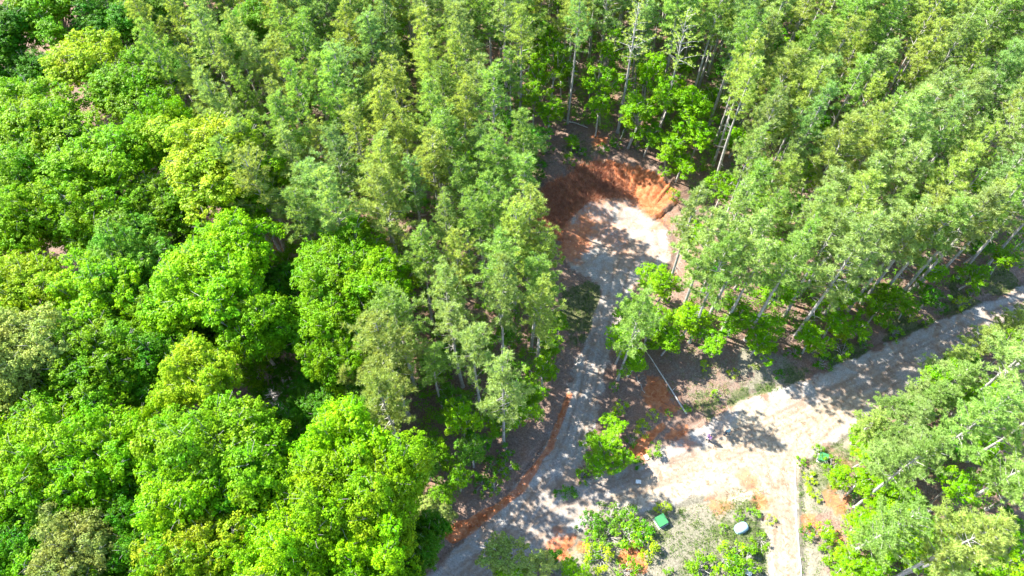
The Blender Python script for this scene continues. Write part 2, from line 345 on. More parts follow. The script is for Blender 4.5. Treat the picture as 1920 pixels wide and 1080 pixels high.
def pine_proto(seed, H=20., cb=.5, rad=2.1, sparse=1.0, long=False, needles=38, lean=0.0):
    rs = np.random.RandomState(seed); rr = random.Random(seed)
    tb = MB(); pts = []; bx = by = 0; ax = rr.uniform(-1, 1) * .35; ay = rr.uniform(-1, 1) * .35
    def tp(z): q = z / H; return Vector((ax * math.sin(q * 3.1) + lean * q * q, ay * math.sin(q * 2.3), z))
    zs = [-.4, 0, .5, 2, 4, 6, 8, 10, 12, 14, 16, 18, H - .3]
    tb.tube([tp(z) if z > 0 else (0, 0, z) for z in zs], [.21 * (1 - .84 * max(z, 0) / H) + (.08 if z <= 0 else 0) for z in zs], 8)
    cl = []
    z = H * cb; k = 0
    while z < H - .2:
        q = (z - H * cb) / (H * (1 - cb))
        prof = (math.sin(min(1, q * 3.2 + .3) * math.pi / 2)) * (1 - q) ** .58 * 1.1
        nb = int(round((5 if q < .8 else 4) * (1 if rr.random() < .85 else .6)))
        for j in range(nb):
            if rr.random() < (.2 if sparse == 1 else .3): continue
            a = k * 1.9 + j * 2 * math.pi / nb + rr.uniform(-.35, .35)
            L = rad * (prof * rr.uniform(.5, 1.3) + .12)
            if rr.random() < .14: L *= 1.35
            el = .3 + .75 * q + rr.uniform(-.15, .15)
            P0 = tp(z); d = Vector((math.cos(a) * math.cos(el), math.sin(a) * math.cos(el), math.sin(el)))
            P1 = P0 + d * L * .5; P2 = P0 + d * L + Vector((0, 0, .1 * L if not long else -.12 * L))
            tb.tube([P0, P1, P2], [.05 * (1 - .5 * q) + .01, .032, .01], 3, False)
            nc = max(2, int(L / (.36 if not long else .3)))
            for c in range(nc):
                t = .3 + .7 * (c + rr.random() * .6) / nc
                p = P0.lerp(P1, t * 2) if t < .5 else P1.lerp(P2, t * 2 - 1)
                spread = .10 + .20 * (1 - abs(t - .6)) * (0.5 if long else 1)
                for e in range(1 + (rr.random() < .45) if not long else 1):
                    cl.append((p.x + rr.gauss(0, spread), p.y + rr.gauss(0, spread), p.z + rr.uniform(-.05, .25), rr.uniform(.7, 1.3), d.x, d.y, d.z))
        # bare stubs below the crown
        z += (.8 - .25 * q) * rr.uniform(.75, 1.3); k += 1
    for j in range(14):
        zz = H * cb * rr.uniform(.35, 1.02); a = rr.uniform(0, 6.28); L = rr.uniform(.3, 1.3); P0 = tp(zz)
        tb.tube([P0, P0 + Vector((math.cos(a) * L, math.sin(a) * L, rr.uniform(-.1, .3)))], [.03, .008], 3, False)
    cl.append((*tp(H - .1), 1., 0, 0, 1))
    cl = np.array(cl); n = len(cl); per = needles
    P = np.repeat(cl[:, :3], per, 0); D = rnd_dirs(rs, n * per); D[:, 2] = D[:, 2] * .7 + .45
    D += np.repeat(cl[:, 4:7], per, 0) * (.35 if not long else .7); D /= np.linalg.norm(D, axis=1)[:, None]
    sz = np.repeat(cl[:, 3], per)
    V, F = blades(rs, P + D * .05, D, (.36 * sz) if not long else .26 * sz, .034 if not long else .035)
    tm = mesh('pine_trunk', tb.V, tb.F, [M_bark], smooth=True); cm = mesh('pine_crown', V, F, [M_needle])
    return tm, cm, H
def broad_proto(seed, H=17., rad=5., flat=.75, nl=16, leaf=.15, per=22, openness=0.0, trunk=True, tall=1.0, bark=None, cr=.5):
    rs = np.random.RandomState(seed); rr = random.Random(seed)
    zc = H - rad * flat * tall; lobes = []
    for i in range(nl):
        # golden spiral over the upper dome
        q = (i + .5) / nl; ph = i * 2.39996 + rr.uniform(-.4, .4); ce = 1 - 1.35 * q
        se = math.sqrt(max(0, 1 - ce * ce)); rl = rad * rr.uniform(.15, .33); k = (rad - rl * .8) * rr.uniform(.5, 1.18) * (1 + .2 * math.cos(2 * ph + seed) + .12 * math.cos(3 * ph + seed * 2))
        lobes.append((math.cos(ph) * se * k, math.sin(ph) * se * k, zc + ce * k * flat * tall + rr.uniform(-.9, .7) * rad / 5, rl))
    for i in range(nl // 6): lobes.append((rr.uniform(-.4, .4) * rad, rr.uniform(-.4, .4) * rad, zc + rr.uniform(-.2, .5) * rad * flat, rad * .3))
    tb = MB()
    rt = .03 * rad + .12 * H / 17
    fork = Vector((rr.uniform(-.4, .4), rr.uniform(-.4, .4), H * .45))
    tb.tube([(0, 0, -.4), (0, 0, .3), fork * .5, fork], [rt * 1.35, rt * 1.05, rt * .9, rt * .7], 8)
    for (x, y, z, rl) in lobes:
        e = Vector((x, y, z + rl * .55)); m1 = fork.lerp(e, .45) + Vector((rr.uniform(-.3, .3), rr.uniform(-.3, .3), rr.uniform(-.2, .6)))
        tb.tube([fork, m1, e], [rt * .38, rt * .24, .025], 4, False)
        for j in range(3):
            d = Vector(rnd_dirs(rs, 1)[0]); d.z = abs(d.z); tb.tube([m1.lerp(e, .6), e + d * rl * .5, e + d * rl * 1.1], [rt * .1, rt * .06, .01], 3, False)
    Ps = []; Ns = []
    for (x, y, z, rl) in lobes:
        nc = int(8.5 * (rl / cr) ** 2 * (1 - openness)); nc = max(nc, 8)
        d = rnd_dirs(rs, nc * 2); d = d[d[:, 2] > -.45][:nc]; nc = len(d)
        rad_ = rl * rs.uniform(.6, 1.35, nc)[:, None]
        cc = np.array([x, y, z]) + d * rad_ * np.array([1, 1, .85])
        cr_ = cr * rs.uniform(.4, 1.15, nc)
        dd = rnd_dirs(rs, nc * per); c2 = np.repeat(cc, per, 0); r2 = np.repeat(cr_, per)[:, None]
        dd[:, 2] = np.abs(dd[:, 2]) * .9 - .15
        Ps.append(c2 + dd * r2 * rs.uniform(.5, 1.05, (len(dd), 1)) * np.array([1, 1, .75]))
        nn = dd * .5 + np.repeat(d, per, 0) * .35 + np.array([0, 0, .55]) + rs.normal(size=dd.shape) * .38; Ns.append(nn / np.linalg.norm(nn, axis=1)[:, None])
    P = np.concatenate(Ps); N = np.concatenate(Ns); V, F = leaf_quads(rs, P, N, np.full(len(P), leaf))
    return mesh('broadleaf_trunk', tb.V, tb.F, [bark or M_bark2], smooth=True), mesh('broadleaf_crown', V, F, [M_leaf]), H
def shrub_proto(seed, H=1.6, rad=1.0, leaf=.07):
    rs = np.random.RandomState(seed); rr = random.Random(seed); tb = MB(); Ps = []; Ns = []
    ns = rr.randint(13, 20); lop = rr.uniform(0, 6.28)
    for i in range(ns):
        a = rr.uniform(0, 6.28); q = rr.random() ** .5 * (1.15 + .3 * math.cos(a - lop)); e = Vector((math.cos(a) * rad * q * .85, math.sin(a) * rad * q * .85, H * rr.uniform(.35, 1.0) * (1 - .3 * q)))
        tb.tube([(0, 0, -.1), e * .5 + Vector((0, 0, .12)), e, e * 1.12 + Vector((0, 0, .1))], [.028, .02, .01, .004], 4, False)
        for j in range(3):
            b = e * rr.uniform(.5, .95); tb.tube([b, b + Vector((rr.uniform(-.4, .4), rr.uniform(-.4, .4), rr.uniform(0, .35)))], [.012, .004], 3, False)
        k = rr.randint(25, 90); d = rnd_dirs(rs, k); r = rad * rs.uniform(.12, .32)
        Ps.append(np.array(e) + d * r * rs.uniform(.3, 1.35, (k, 1)) * np.array([1, 1, .8])); nn = d + np.array([0, 0, .8]) + rs.normal(size=d.shape) * .4; Ns.append(nn / np.linalg.norm(nn, axis=1)[:, None])
    P = np.concatenate(Ps); P[:, 2] = np.maximum(P[:, 2], .05); N = np.concatenate(Ns); V, F = leaf_quads(rs, P, N, np.full(len(P), leaf))
    return mesh('shrub_stems', tb.V, tb.F, [M_bark2]), mesh('shrub_leaves', V, F, [M_leaf]), H
PINES = [pine_proto(100 + i, 20, [.50, .56, .46, .60, .50, .48, .58, .50][i], [2.4, 1.9, 2.8, 1.7, 2.5, 2.9, 2.1, 2.3][i], lean=[0, .6, -.5, .2, -.8, .4, 0, .9][i]) for i in range(8)]
BIGP = [pine_proto(140 + i, 21, .44, 3.1, needles=34) for i in range(3)]
THINP = [pine_proto(160 + i, 20, .60, 3.0, sparse=.7, long=True, needles=14) for i in range(2)]
BROAD = [broad_proto(200 + i, 17, 5., [.75, .9, .7, .85, .8, .95, .75][i], [34, 40, 30, 46, 36, 32, 42][i], .11, 26, [.1, .25, .05, .2, .3, .1, .2][i], cr=.42) for i in range(7)]
YOUNG = [broad_proto(300 + i, 9, 1.9, .9, 16, .085, 26, .38, tall=1.9, cr=.32) for i in range(5)]
SHRUB = [shrub_proto(400 + i) for i in range(8)]
# ------------------------------------------------------------------ placing
PLANTS = []      # dict(kind, x, y, s, px, py, tint, zone)
rr = random.Random(77)
TINTS_P = [('pale grey-green', (.32, .445, .15)), ('fresh green', (.265, .43, .105)), ('yellowish green', (.345, .455, .115)), ('blue-green', (.25, .41, .14))]
TINTS_B = [('bright green', (.155, .34, .001)), ('lime green', (.20, .40, .001)), ('yellow-green', (.285, .42, .01)), ('deep green', (.07, .23, .002)), ('pale olive', (.27, .35, .07)), ('cool green', (.12, .29, .015))]
def plant(kind, pr, x, y, h, tint, zone, wid=1.0, rz=None, group=None, name=None):
    tm, cm, H0 = pr; s = h / H0
    o = bpy.data.objects.new(name or kind, None); C.objects.link(o); o.empty_display_size = .5
    o.location = (x, y, h1(x, y)); o.rotation_euler = (0, 0, rr.uniform(0, 6.28) if rz is None else rz); o.scale = (s * wid, s * wid, s)
    is_shrub = kind in ('shrub',)
    t = bpy.data.objects.new('stems' if is_shrub else 'trunk', tm); C.objects.link(t); t.parent = o
    c = bpy.data.objects.new('leaves' if is_shrub else 'crown', cm); C.objects.link(c); c.parent = o
    v = rr.uniform(.86, 1.14); g = rr.uniform(.95, 1.05)
    c.color = (tint[1][0] * v, tint[1][1] * v * g, tint[1][2] * v, 1)
    px, py = proj(x, y, h * .82)
    PLANTS.append(dict(o=o, kind=kind, x=x, y=y, h=h, px=px, py=py, look=tint[0], zone=zone))
    return o
POS = []        # (x, y, keep-out radius)
# pines whose trunk foot shows in the photograph: foot pixel, height, prototype family
FEET = [(1158, 712, 18, 'b'), (1245, 565, 21, 'p'), (1270, 607, 20, 'p'), (1292, 643, 20, 'b'), (1315, 548, 20, 'p'), (1330, 592, 20, 'p'), (1350, 628, 19, 'p'), (1397, 640, 21, 'p'), (1490, 631, 22, 'b'),
        (1470, 596, 20, 'p'), (1440, 560, 20, 'p'), (1587, 585, 20, 'p'), (1612, 573, 20, 'p'), (1632, 580, 21, 'p'), (1680, 563, 21, 'p'), (1702, 550, 20, 'p'), (1792, 523, 21, 'p'), (1545, 590, 20, 'p'), (1745, 530, 20, 'p'), (1850, 497, 20, 'p'), (1910, 470, 20, 'p'),
        (1065, 213, 21, 'p'), (1103, 126, 22, 'p'), (1155, 268, 21, 't'), (1230, 268, 20, 't'), (1180, 99, 21, 'p'), (973, 268, 20, 'p'), (1267, 34, 20, 'p'),
        (944, 829, 19, 'b'), (1006, 702, 19, 'p'), (996, 655, 18, 'p'), (903, 774, 19, 'p'), (857, 676, 19, 'p'), (812, 610, 19, 'p'), (747, 488, 20, 'p'), (753, 464, 20, 'p'), (595, 448, 19, 'p'), (515, 477, 20, 'p'), (552, 510, 21, 'b'), (835, 458, 20, 'p'), (777, 722, 20, 'b'), (855, 438, 20, 'p'), (930, 547, 20, 'p'), (908, 568, 20, 'p'), (965, 590, 20, 'b'),
        (695, 793, 13, 'p'), (760, 853, 19, 'b'), (830, 764, 15, 'p'), (627, 264, 20, 'p'), (583, 238, 20, 'p'), (675, 352, 21, 'p'), (902, 352, 20, 'p'), (775, 352, 20, 'b'), (867, 194, 21, 'p'), (787, 142, 20, 'b'), (1010, 600, 17, 'p'), (990, 560, 20, 'b'),
        (1601, 953, 18, 'b'), (1572, 1050, 17, 'b'), (1660, 1092, 20, 'b'), (1857, 1063, 20, 'b'), (1777, 957, 20, 'b'), (1680, 1082, 18, 'b'), (1700, 880, 19, 'b'), (1950, 1075, 20, 'b'),
        (1596, 832, 8, 's'), (1618, 862, 9, 's'), (1628, 808, 8, 's'), (1655, 835, 10, 's'), (1672, 775, 8, 's'), (1708, 742, 8, 's'), (1690, 800, 10, 's'), (1606, 895, 8, 's'), (1745, 716, 8, 's'), (1725, 770, 11, 's'), (1640, 885, 10, 's'), (1790, 690, 9, 's'), (1835, 662, 9, 's'), (1875, 640, 9, 's')]
def zone_of(px, py):
    if px > 1480 and py > 560 + (1920 - px) * .12 and px + 0 > 1560: return 'south'
    if px > 1150: return 'east'
    return 'west'
for (u, v, h, f) in FEET:
    x, y = at(u, v); pr = rr.choice({'p': PINES, 'b': BIGP, 't': THINP, 's': BIGP}[f])
    lift = h1(x, y)
    tint = rr.choice(TINTS_P[:3]) if f != 't' else TINTS_P[2]
    z = 'south' if (v > 850 and u > 1550) or f == 's' else ('east' if u > 1110 else 'west')
    plant('pine_tree', pr, x, y, h, tint, z, wid=rr.uniform(.95, 1.1) * (1.5 if f == 's' else 1)); POS.append((x, y, {'p': 3.0, 's': 1.8}.get(f, 4.2)))
# broadleaf crowns by the pixel of the crown's middle, radius in pixels, height, tint index
CROWNS = [(182, 140, 78, 17, 2), (95, 35, 80, 17, 0), (15, 90, 75, 17, 3), (215, 55, 70, 15, 3), (60, 165, 60, 14, 3), (300, 30, 60, 14, 5), (100, 255, 95, 18, 1), (20, 240, 80, 17, 1), (255, 190, 85, 17, 0), (180, 330, 100, 18, 0), (60, 340, 90, 17, 0), (290, 270, 70, 17, 0), (330, 245, 45, 16, 1), (405, 320, 105, 19, 2), (320, 395, 75, 15, 0), (480, 370, 60, 16, 1),
          (40, 440, 85, 18, 1), (160, 425, 85, 17, 0), (250, 430, 70, 14, 3), (250, 505, 85, 17, 5), (445, 480, 85, 18, 1), (190, 570, 90, 18, 1), (50, 560, 85, 18, 2), (395, 560, 105, 19, 1), (300, 600, 75, 16, 0), (75, 670, 95, 20, 4), (190, 690, 100, 18, 0), (290, 700, 80, 16, 3), (480, 620, 80, 17, 0), (390, 720, 78, 18, 2),
          (110, 780, 90, 16, 0), (15, 760, 70, 15, 0), (90, 860, 110, 19, 1), (200, 870, 95, 18, 0), (290, 830, 70, 16, 1), (420, 860, 118, 20, 0), (360, 930, 100, 19, 1), (480, 920, 75, 17, 3), (20, 960, 80, 16, 0), (130, 960, 80, 15, 3), (240, 960, 80, 15, 3), (160, 1055, 85, 18, 4), (50, 1060, 80, 16, 3), (270, 1050, 75, 16, 3), (390, 1040, 85, 18, 2), (480, 1040, 70, 17, 0), (660, 850, 90, 19, 1), (640, 940, 105, 20, 1), (720, 930, 90, 19, 1), (560, 1030, 95, 19, 1), (690, 1030, 90, 18, 1), (770, 1050, 55, 13, 3), (530, 980, 50, 14, 3), (800, 1000, 40, 10, 3),
          (640, 510, 85, 16, 0), (715, 540, 75, 16, 1), (620, 590, 75, 15, 0), (690, 610, 60, 14, 0), (640, 680, 62, 14, 0), (560, 640, 45, 11, 3), (600, 750, 60, 10, 3), (530, 540, 50, 12, 3), (690, 740, 50, 11, 5), (520, 820, 60, 10, 3), (560, 880, 50, 10, 3), (560, 930, 40, 9, 3),
          (470, 80, 60, 16, 5), (-60, 300, 95, 17, 0), (-70, 500, 95, 18, 0), (-60, 700, 95, 18, 1), (-60, 880, 95, 18, 0), (-50, 120, 95, 17, 3), (-60, 1040, 90, 17, 0), (60, -50, 90, 17, 0), (200, -60, 90, 17, 3), (340, 1130, 100, 18, 0), (160, 1150, 100, 17, 0), (540, 1140, 100, 18, 0), (20, 1150, 90, 17, 0), (720, 1140, 90, 17, 0), (345, 150, 55, 13, 3), (390, 640, 50, 12, 3)]
for (u, v, r, h, ti) in CROWNS:
    x, y = at(u, v, h * .74); x2, _ = at(u + r, v, h * .74); rad = abs(x2 - x)
    g = plant('broadleaf_tree', rr.choice(BROAD), x, y, h, TINTS_B[ti], 'hardwood', wid=1.0 * rad / 5 / (h / 17)); POS.append((x, y, rad * .72))
# young broadleaf trees seen singly
YNG = [(1035, 150, 30, 12, 0), (1140, 130, 28, 14, 0), (1130, 190, 30, 11, 0), (1120, 230, 24, 8, 0), (1215, 170, 30, 12, 1), (1185, 240, 38, 10, 0), (1240, 215, 34, 11, 0), (1285, 230, 40, 11, 0), (1210, 280, 26, 6, 0), (1250, 300, 32, 6, 0), (1270, 330, 26, 5, 0), (1300, 280, 30, 8, 0), (1020, 100, 30, 11, 0), (1000, 210, 28, 9, 0), (1030, 240, 30, 7, 0), (1000, 290, 30, 7, 3), (985, 330, 26, 5, 3), (1010, 180, 26, 10, 0), (1070, 290, 14, 2.6, 0),
       (865, 790, 32, 8, 1), (970, 775, 36, 6, 1), (1020, 700, 30, 8, 0), (1045, 610, 22, 6, 0), (1000, 740, 26, 5, 0), (930, 790, 26, 4, 0), (885, 850, 30, 7, 5), (860, 900, 26, 6, 0), (830, 930, 24, 5, 0), (800, 880, 26, 6, 5), (800, 960, 24, 5, 4), (770, 900, 26, 5, 3), (835, 965, 26, 4, 4),
       (1185, 680, 28, 6, 0), (1220, 620, 38, 8, 0), (1180, 600, 30, 8, 0), (1250, 640, 30, 6, 0), (1330, 640, 30, 5, 0), (1420, 645, 32, 5, 0), (1520, 640, 32, 5, 0), (1560, 610, 30, 5, 0), (1380, 600, 34, 7, 0), (1440, 620, 30, 6, 0), (1640, 590, 26, 5, 0), (1290, 600, 34, 7, 1), (1240, 540, 34, 8, 1), (1740, 560, 24, 5, 3), (1820, 520, 26, 5, 0), (1880, 490, 26, 5, 0), (1700, 580, 22, 4, 0), (1600, 620, 26, 4, 0), (1300, 450, 30, 8, 1), (1222, 522, 26, 7, 1),
       (1135, 840, 34, 4.5, 0), (1150, 800, 24, 3.5, 1), (1125, 870, 26, 3.5, 0), (1165, 860, 24, 3.5, 0), (1110, 830, 20, 3, 0),
       (1610, 910, 30, 6, 1), (1640, 1010, 36, 6, 1), (1590, 1060, 34, 5, 1), (1720, 1060, 34, 6, 1), (1570, 900, 22, 3.5, 1), (1620, 1075, 30, 5, 0), (1780, 1040, 40, 7, 0), (1690, 990, 36, 7, 1),
       (940, 1050, 42, 7, 4), (1000, 1065, 40, 6, 4), (960, 1090, 40, 6, 1), (1075, 1075, 26, 4, 1), (1035, 1045, 16, 3, 3), (505, 660, 34, 7, 3), (535, 700, 30, 6, 3), (480, 705, 34, 7, 0), (545, 745, 30, 6, 3), (500, 740, 28, 5, 3), (320, 405, 36, 8, 3), (540, 500, 30, 7, 0), (355, 455, 34, 8, 3),
       (1660, 930, 36, 6, 1), (1700, 955, 34, 6, 0), (1740, 1010, 36, 6, 1), (1820, 1060, 40, 6, 0), (1650, 960, 34, 5, 1), (1610, 990, 30, 5, 1), (1800, 1000, 34, 6, 0), (1880, 1040, 36, 6, 1), (1620, 860, 26, 5, 1)]
for (u, v, r, h, ti) in YNG:
    x, y = at(u, v, h * .6); x2, _ = at(u + r, v, h * .6); rad = abs(x2 - x)
    plant('young_broadleaf_tree', rr.choice(YOUNG), x, y, h, TINTS_B[ti], 'edge', wid=1.05 * rad / 1.9 / (h / 9)); POS.append((x, y, rad * .5))
# forest stands: crowns fill these outlines of the picture's forest, spaced as real stems
WEST = [(120, -90), (100, -330), (1000, -330), (1010, 120), (1000, 250), (1000, 340), (1040, 430), (1055, 500), (1040, 600), (1025, 690), (970, 740), (900, 700), (860, 740), (800, 800), (730, 800), (690, 740), (700, 660), (790, 560), (770, 450), (620, 420), (520, 400), (500, 330), (420, 240), (380, 180), (300, 120), (240, 60)]
EAST = [(1340, 160), (1290, 120), (1000, 60), (1000, -330), (2080, -330), (2080, 470), (1920, 480), (1790, 470), (1680, 500), (1560, 540), (1440, 560), (1330, 580), (1220, 620), (1170, 590), (1180, 520), (1250, 420), (1260, 330), (1320, 240)]
SOUTH = [(2050, 560), (1900, 590), (1830, 640), (1740, 690), (1680, 740), (1670, 820), (1640, 880), (1660, 960), (1700, 1080), (1700, 1160), (2050, 1160)]
GAPS = [(1085, 110, 45), (1440, 60, 34), (560, 215, 20), (1680, 200, 26), (1700, 175, 20), (430, 60, 34), (500, 60, 28), (490, 210, 24), (760, 90, 20), (650, 400, 34), (700, 420, 26)]
openw = OPEN
rs = np.random.RandomState(9)
cand = np.stack([rs.uniform(-95, 125, 120000), rs.uniform(14, 140, 120000)], 1)
hh = rs.uniform(16.5, 22, 120000)
cu, cv = proj(cand[:, 0], cand[:, 1], hh * .8)
ok_open = ~inpoly(cand[:, 0], cand[:, 1], OPEN) & (np.hypot(cand[:, 0] - BX, cand[:, 1] - BY) > BR + 5.5)
zones = [('west', WEST, 3.6), ('east', EAST, 3.5), ('south', SOUTH, 3.5)]
far = []
P = np.array(POS)
px_, py_, pr_ = list(P[:, 0]), list(P[:, 1]), list(P[:, 2])
for zn, poly, sp in zones:
    m = inpoly(cu, cv, poly) & ok_open
    for gu, gv, gr in GAPS: m &= np.hypot(cu - gu, cv - gv) > gr
    for i in np.where(m)[0]:
        x, y = cand[i]; q = sp * rs.uniform(.9, 1.15)
        ax_, ay_, ar_ = np.array(px_), np.array(py_), np.array(pr_)
        if np.any(np.hypot(ax_ - x, ay_ - y) < np.maximum(q, ar_ * .5 + q * .5)): continue
        px_.append(x); py_.append(y); pr_.append(sp); far.append((zn, x, y, hh[i], i))
# the 300 that stand nearest are things of their own
inview = []
extra = []
for f in far:
    u, v = proj(f[1], f[2], f[3] * .8)
    d = math.dist((f[1], f[2], f[3] * .8), (0, 0, CH)); (inview if -40 < u < 1960 and -40 < v < 1120 else extra).append((d, f))
inview.sort(key=lambda t: t[0])
npine = len(FEET); nthing = 298 - npine
print('PINES in view', len(inview) + npine, 'outside', len(extra))
for d, (zn, x, y, h, i) in inview[:nthing]:
    plant('pine_tree', rr.choice(PINES) if rr.random() < (.25 if zn == 'south' else .8) or zn == 'east' else rr.choice(BIGP), x, y, h, rr.choice(TINTS_P if rr.random() < .5 else TINTS_P[:3]), zn, wid=rr.uniform(.78, 1.25))
rest = inview[nthing:] + [e for e in extra]; print('FAR', len(rest))
def merge_far(lst):
    for part, idx, mat, col in (('trunk', 0, M_bark, None), ('crown', 1, M_needle, (.30, .43, .12))):
        Vs = []; Fs = []; off = 0
        for k, (d, (zn, x, y, h, i)) in enumerate(lst):
            pr = PINES[i % 4]; me = pr[idx]
            n = len(me.vertices); a = np.empty(n * 3, np.float32); me.vertices.foreach_get('co', a); a = a.reshape(-1, 3)
            th = (i * 1.7) % 6.28; c_, s_ = math.cos(th), math.sin(th); s = h / 20
            b = np.stack([a[:, 0] * c_ - a[:, 1] * s_, a[:, 0] * s_ + a[:, 1] * c_, a[:, 2]], 1) * s + np.array([x, y, h1(x, y)])
            Vs.append(b)
            if idx == 1: F = np.arange(n).reshape(-1, 3)
            else:
                F = [tuple(p.vertices) for p in me.polygons]
            if idx == 1: Fs.append(F + off)
            else: Fs += [tuple(v + off for v in f) for f in F]
            off += n
        yield part, mesh('far_' + part, np.concatenate(Vs), np.concatenate(Fs) if idx == 1 else Fs, [mat]), col
if rest:
    root = bpy.data.objects.new('pine_forest', None); C.objects.link(root); root.location = (0, 0, 0)
    tag(root, 'distant pine forest running on behind the nearer pines along the top of the view', 'forest', kind='stuff')
    for part, me, col in merge_far(rest):
        o = link('trunks' if part == 'trunk' else 'crowns', me, root)
        o['kind'] = 'stuff'
        if col: o.color = col + (1,)
# understory of young broadleaf trees below the pines
n_und = 0
cu2, cv2 = proj(cand[:, 0], cand[:, 1], 4.0 + 0 * hh)
for zn, poly, sp, lim in (('east', EAST, 4.0, 100), ('west', WEST, 4.4, 80), ('south', SOUTH, 3.6, 20)):
    m = inpoly(cu, cv, poly) & ok_open & (cu2 > -30) & (cu2 < 1950) & (cv2 > -20) & (cv2 < 1100); ux, uy = [], []
    for i in np.where(m)[0][::-1]:
        if len(ux) >= lim: break
        x, y = cand[i]
        if ux and np.any(np.hypot(np.array(ux) - x, np.array(uy) - y) < sp): continue
        if np.any(np.hypot(np.array(px_) - x, np.array(py_) - y) < .7): continue
        ux.append(x); uy.append(y); h = rr.uniform(4, 9)
        plant('young_broadleaf_tree', rr.choice(YOUNG), x, y, h, TINTS_B[rr.choice([0, 0, 1, 3] if zn != 'west' else [0, 0, 1, 3, 5])], 'under_' + zn, wid=rr.uniform(1.2, 1.9) * 6 / h)
# shrubs
SHR = [(1092, 888, 12, 1.8, 0), (1163, 765, 12, 1.6, 2), (1152, 727, 9, 1.2, 0), (1155, 785, 14, 1.8, 0), (1205, 800, 14, 1.2, 2), (1225, 775, 10, 1.0, 2), (1252, 775, 7, .8, 0), (1340, 740, 9, .9, 1), (1561, 876, 17, 2.0, 0), (1534, 843, 11, 1.2, 0), (1585, 655, 20, 2.0, 0), (1570, 630, 18, 1.8, 2), (1680, 620, 14, 1.6, 0), (1740, 600, 12, 1.2, 0), (1825, 548, 12, 1.4, 0), (1800, 565, 14, 1.4, 2), (1540, 680, 16, 1.2, 3), (1520, 655, 16, 1.5, 2), (1490, 660, 14, 1.2, 3), (1440, 655, 16, 1.4, 0), (1620, 640, 14, 1.2, 3), (1655, 605, 14, 1.5, 0), (1710, 595, 12, 1.4, 2), (1770, 578, 12, 1.2, 3),
       (1230, 845, 14, 1.4, 0), (1195, 865, 10, 1.0, 3), (1185, 830, 10, 1.2, 3), (1110, 980, 22, 2.0, 3), (1140, 1000, 20, 2.0, 5), (1170, 990, 26, 2.2, 0), (1200, 1000, 24, 2.0, 3), (1180, 970, 20, 1.8, 5), (1215, 1030, 18, 2.0, 2), (1130, 1045, 22, 2.4, 2), (1170, 1068, 20, 2.2, 0), (1145, 965, 18, 1.6, 5), (1110, 1015, 20, 1.8, 0), (1255, 1070, 7, .8, 0), (1312, 1062, 22, 1.8, 0), (1360, 1045, 22, 1.9, 1), (1385, 1035, 20, 1.7, 1), (1400, 1058, 22, 1.8, 0), (1430, 1010, 14, 1.0, 0), (1375, 1062, 20, 1.6, 3), (1410, 960, 10, .8, 0), (1385, 965, 9, .7, 0), (1355, 990, 8, .6, 0), (1450, 975, 8, .7, 2),
       (1545, 1000, 20, 2.2, 1), (1550, 1020, 16, 1.8, 0), (1520, 900, 12, .8, 2), (1505, 865, 9, .6, 0), (1530, 930, 12, .8, 2), (1515, 1000, 12, 1, 3), (1560, 1050, 16, 1.6, 0), (920, 870, 16, 1.6, 3), (945, 880, 18, 1.6, 0), (905, 905, 16, 1.4, 3), (925, 915, 16, 1.2, 0), (950, 850, 14, 1.2, 5), (1130, 300, 14, 1.2, 3), (1150, 290, 14, 1.0, 3), (1090, 305, 12, 1.6, 3), (1065, 320, 14, 1.8, 0), (1190, 290, 12, 1.4, 0), (1240, 340, 14, 1.8, 0), (1262, 375, 14, 2, 0), (1005, 350, 16, 1.8, 3), (1020, 300, 16, 1.6, 3), (1055, 925, 16, .8, 3), (1250, 950, 10, .7, 2), (1235, 952, 9, .6, 2), (1288, 768, 8, .7, 0), (1320, 690, 10, .8, 2), (1370, 700, 10, .7, 2), (1410, 690, 9, .7, 4), (1460, 700, 10, .8, 3)]
for (u, v, r, h, ti) in SHR:
    x, y = at(u, v, h * .5); rad = r / 15.5
    plant('shrub', rr.choice(SHRUB), x, y, h, TINTS_B[ti], 'shrub', wid=1.1 * rad / (h / 1.6))
# ------------------------------------------------------------------ labels that single out one plant
ORD = ['first', 'second', 'third', 'fourth', 'fifth', 'sixth', 'seventh', 'eighth', 'ninth', 'tenth', 'eleventh', 'twelfth', 'thirteenth', 'fourteenth', 'fifteenth', 'sixteenth', 'seventeenth', 'eighteenth', 'nineteenth', 'twentieth'] + ['twenty-' + q for q in ('first', 'second', 'third', 'fourth', 'fifth', 'sixth', 'seventh', 'eighth', 'ninth')] + ['thirtieth']
PLACE = {('pine_tree', 'west'): ('pine', 'left-hand pines', 'pines left of the gravel lane'),
         ('pine_tree', 'east'): ('pine', 'right-hand pines', 'pines between the turning circle and the gravel road'),
         ('pine_tree', 'south'): ('pine', 'corner pines', 'pines in the lower right corner'),
         ('broadleaf_tree', 'hardwood'): ('broadleaf tree', 'big crowns', 'big broadleaf trees on the left'),
         ('young_broadleaf_tree', 'edge'): ('young tree', 'clearing-edge saplings', 'young trees along the clearing edges'),
         ('young_broadleaf_tree', 'under_east'): ('understory tree', 'right-hand undergrowth', 'understory trees among the right-hand pines'),
         ('young_broadleaf_tree', 'under_west'): ('understory tree', 'middle undergrowth', 'understory trees among the middle pines'),
         ('young_broadleaf_tree', 'under_south'): ('understory tree', 'corner undergrowth', 'understory trees in the lower right corner'),
         ('shrub', 'shrub'): ('shrub', 'open-ground shrubs', 'shrubs on the open ground')}
from collections import defaultdict
Z = defaultdict(list)
for p in PLANTS: Z[(p['kind'], p['zone'])].append(p)
